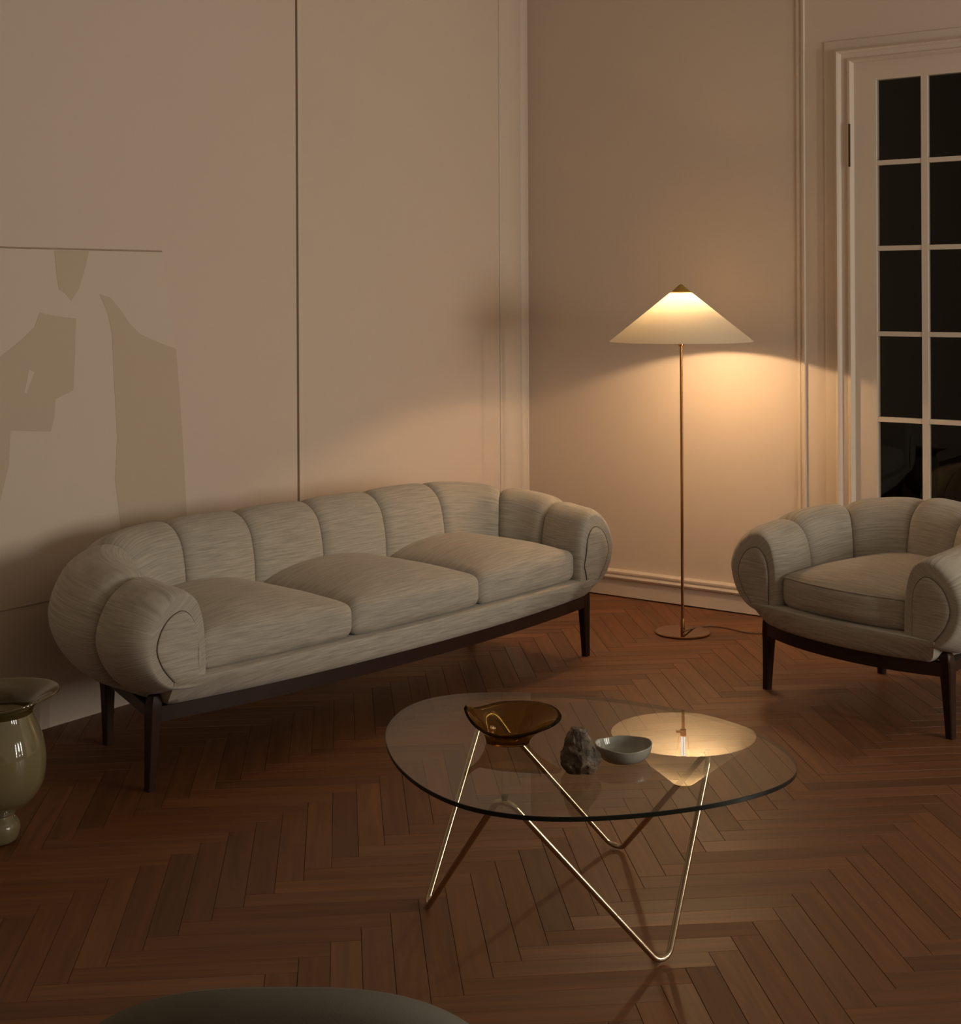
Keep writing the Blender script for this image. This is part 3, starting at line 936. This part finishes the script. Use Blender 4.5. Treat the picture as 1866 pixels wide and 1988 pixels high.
# ------------------------------------------------------------------ grey chair at the bottom edge
CP = Vector((-0.232, 1.62, 0))
gch = thing('lounge_chair', 'grey upholstered chair seen from behind, its rounded back top at the bottom edge', 'chair', CP)
def back_fn(p):
    # p.x across, p.z up (-1..1 mapped), p.y thickness
    return p
def shell():
    a_, zc, h, hb, th_ = 0.300, 0.350, 0.3000, 0.02, 0.028
    def zt(x): return zc + h * max(0.0, 1 - abs(x / a_) ** 2.6) ** (1 / 2.6)
    def plan(x): return 0.55 * x * x                                # curves round towards the seat
    N, Mv = 48, 14
    bm_v, bm_f = [], []
    rim = []
    for i in range(N + 1):
        ang = PI * i / N
        cs, sn = math.cos(ang), math.sin(ang)
        x = -a_ * (abs(cs) ** (2 / 2.6)) * (1 if cs > 0 else -1)
        z = zc + h * (abs(sn) ** (2 / 2.6))
        rim.append((x, z))
    b = MB()
    # rounded slab: inset rings from the front face round the rim to the rear face
    rings = []
    for ins, y in ((0.20, 0.030), (0.06, 0.0285), (0.02, 0.025), (0.006, 0.016), (0.0, 0.0), (0.006, -0.016), (0.02, -0.025), (0.06, -0.0285), (0.20, -0.030)):
        ring = []
        for x, z in rim:
            k = 1 - ins / 0.30
            X, Z = x * k, 0.36 + (z - 0.36) * k
            ring.append(Vector((X, y + plan(X) + 0.10 * (0.70 - Z) * 1.0, Z)))
        ring.append(Vector((rim[-1][0] * 0.9 * (1 - ins), y + plan(rim[-1][0]) + 0.036, 0.33 + ins * 0.2)))
        ring.append(Vector((rim[0][0] * 0.9 * (1 - ins), y + plan(rim[0][0]) + 0.036, 0.33 + ins * 0.2)))
        rings.append(ring)
    b.loft(rings, True, True, [(p.x, p.z) for r_ in rings for p in r_])
    return b.build('backrest', M_GREYCLOTH, gch, sharp=60)
shell()
v, f, uv = rounded_box(0.26, 0.25, 0.05, 0.045, (14, 14, 6), lambda p: Vector((p.x * 0.8, p.y * 0.85 + 0.26, p.z + 0.27)))
mk('seat', v, f, M_GREYCLOTH, gch, True, uv)
for sx in (-1, 1):
    for y0 in (0.10, 0.40):
        b = MB(); b.tube([(sx * 0.19, y0 + (0.02 if y0 > 0.3 else -0.02), 0.0), (sx * 0.15, y0, 0.24)], [0.011, 0.017], 12); b.build('leg', M_WALNUT, gch)

# ------------------------------------------------------------------ cream canvas with tan shapes on the left wall
PANEL_OFF = 0.030
def lw(px, py): return on_left(px, py, PANEL_OFF)
art = thing('wall_hanging', 'large cream canvas with tan shapes, on the wall above the sofa', 'wall art', WL(lw(150, 482)[0], PANEL_OFF, lw(150, 482)[1]))
def flat(poly, n0, n1, name, mat):
    a = [WL(t, n0, z) - art.location for t, z in poly]; c = [WL(t, n1, z) - art.location for t, z in poly]
    b = MB(); m = len(poly)
    b.add(a + c, [tuple(range(m)), tuple(range(m, 2 * m))] + [(i, (i + 1) % m, m + (i + 1) % m, m + i) for i in range(m)])
    return b.build(name, mat, art, smooth=False)
left_t = lw(0, 700)[0] + 0.75
canvas = [lw(312, 488), lw(340, 676), lw(352, 800), lw(364, 1010)]
zl = canvas[0][1]
zbm = 0.42
canvas = canvas + [(canvas[-1][0] - 0.01, zbm), (left_t, zbm), (left_t, zl)]
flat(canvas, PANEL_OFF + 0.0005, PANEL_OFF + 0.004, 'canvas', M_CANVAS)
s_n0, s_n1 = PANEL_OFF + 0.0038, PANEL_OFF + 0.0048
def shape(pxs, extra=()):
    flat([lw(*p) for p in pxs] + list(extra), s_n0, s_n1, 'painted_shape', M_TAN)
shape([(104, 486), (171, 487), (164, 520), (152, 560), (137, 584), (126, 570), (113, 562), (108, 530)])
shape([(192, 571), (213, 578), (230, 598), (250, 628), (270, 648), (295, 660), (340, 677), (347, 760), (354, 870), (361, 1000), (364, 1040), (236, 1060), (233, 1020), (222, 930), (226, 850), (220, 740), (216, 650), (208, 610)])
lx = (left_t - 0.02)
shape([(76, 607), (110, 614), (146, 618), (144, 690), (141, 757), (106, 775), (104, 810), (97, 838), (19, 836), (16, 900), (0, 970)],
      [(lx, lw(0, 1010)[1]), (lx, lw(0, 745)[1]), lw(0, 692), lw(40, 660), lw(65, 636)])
flat([lw(54, 718), lw(65, 722), lw(50, 763), lw(45, 762)], s_n1, s_n1 + 0.0006, 'pale_slit', M_CANVAS)
b = MB()
pA, pB = WL(left_t, PANEL_OFF + 0.005, zl) - art.location, WL(canvas[0][0], PANEL_OFF + 0.005, zl) - art.location
b.tube([pA, pB], 0.0028, 8); b.build('top_batten', principled('batten_wood', (0.42, 0.33, 0.24), 0.6), art)

# ------------------------------------------------------------------ light
world = bpy.data.worlds.new('dim_room'); scene.world = world
world.use_nodes = True
bg = world.node_tree.nodes['Background']
bg.inputs['Color'].default_value = (1.0, 0.82, 0.62, 1)
bg.inputs['Strength'].default_value = 0.20

def area(name, loc, target, sx, sy, energy, color):
    l = bpy.data.lights.new(name, 'AREA'); l.shape = 'RECTANGLE'; l.size = sx; l.size_y = sy
    l.energy = energy; l.color = color
    o = bpy.data.objects.new(name, l); COL.objects.link(o); o.location = loc
    d = Vector(target) - Vector(loc)
    o.rotation_euler = d.to_track_quat('-Z', 'Y').to_euler()
    return o
# tall window far to the right of the camera, curtains nearly closed
for wx, wy, we in ((4.5, 1.8, 40), (4.1, 1.1, 24), (4.9, 2.5, 24)):       # three gaps of the curtained window
    area('window_light', (wx, wy, 1.35), (-0.2, 4.9, 0.7), 0.10, 1.5, we, (1.0, 0.92, 0.79))

vs = scene.view_settings
scene.display_settings.display_device = 'sRGB'
vs.view_transform = 'Standard'; vs.look = 'None'; vs.exposure = 0.0; vs.gamma = 1.0; vs.use_curve_mapping = False
scene.cycles.use_denoising = True
scene.cycles.max_bounces = 10
scene.cycles.transparent_max_bounces = 16
scene.cycles.caustics_reflective = False
scene.cycles.sample_clamp_indirect = 20.0
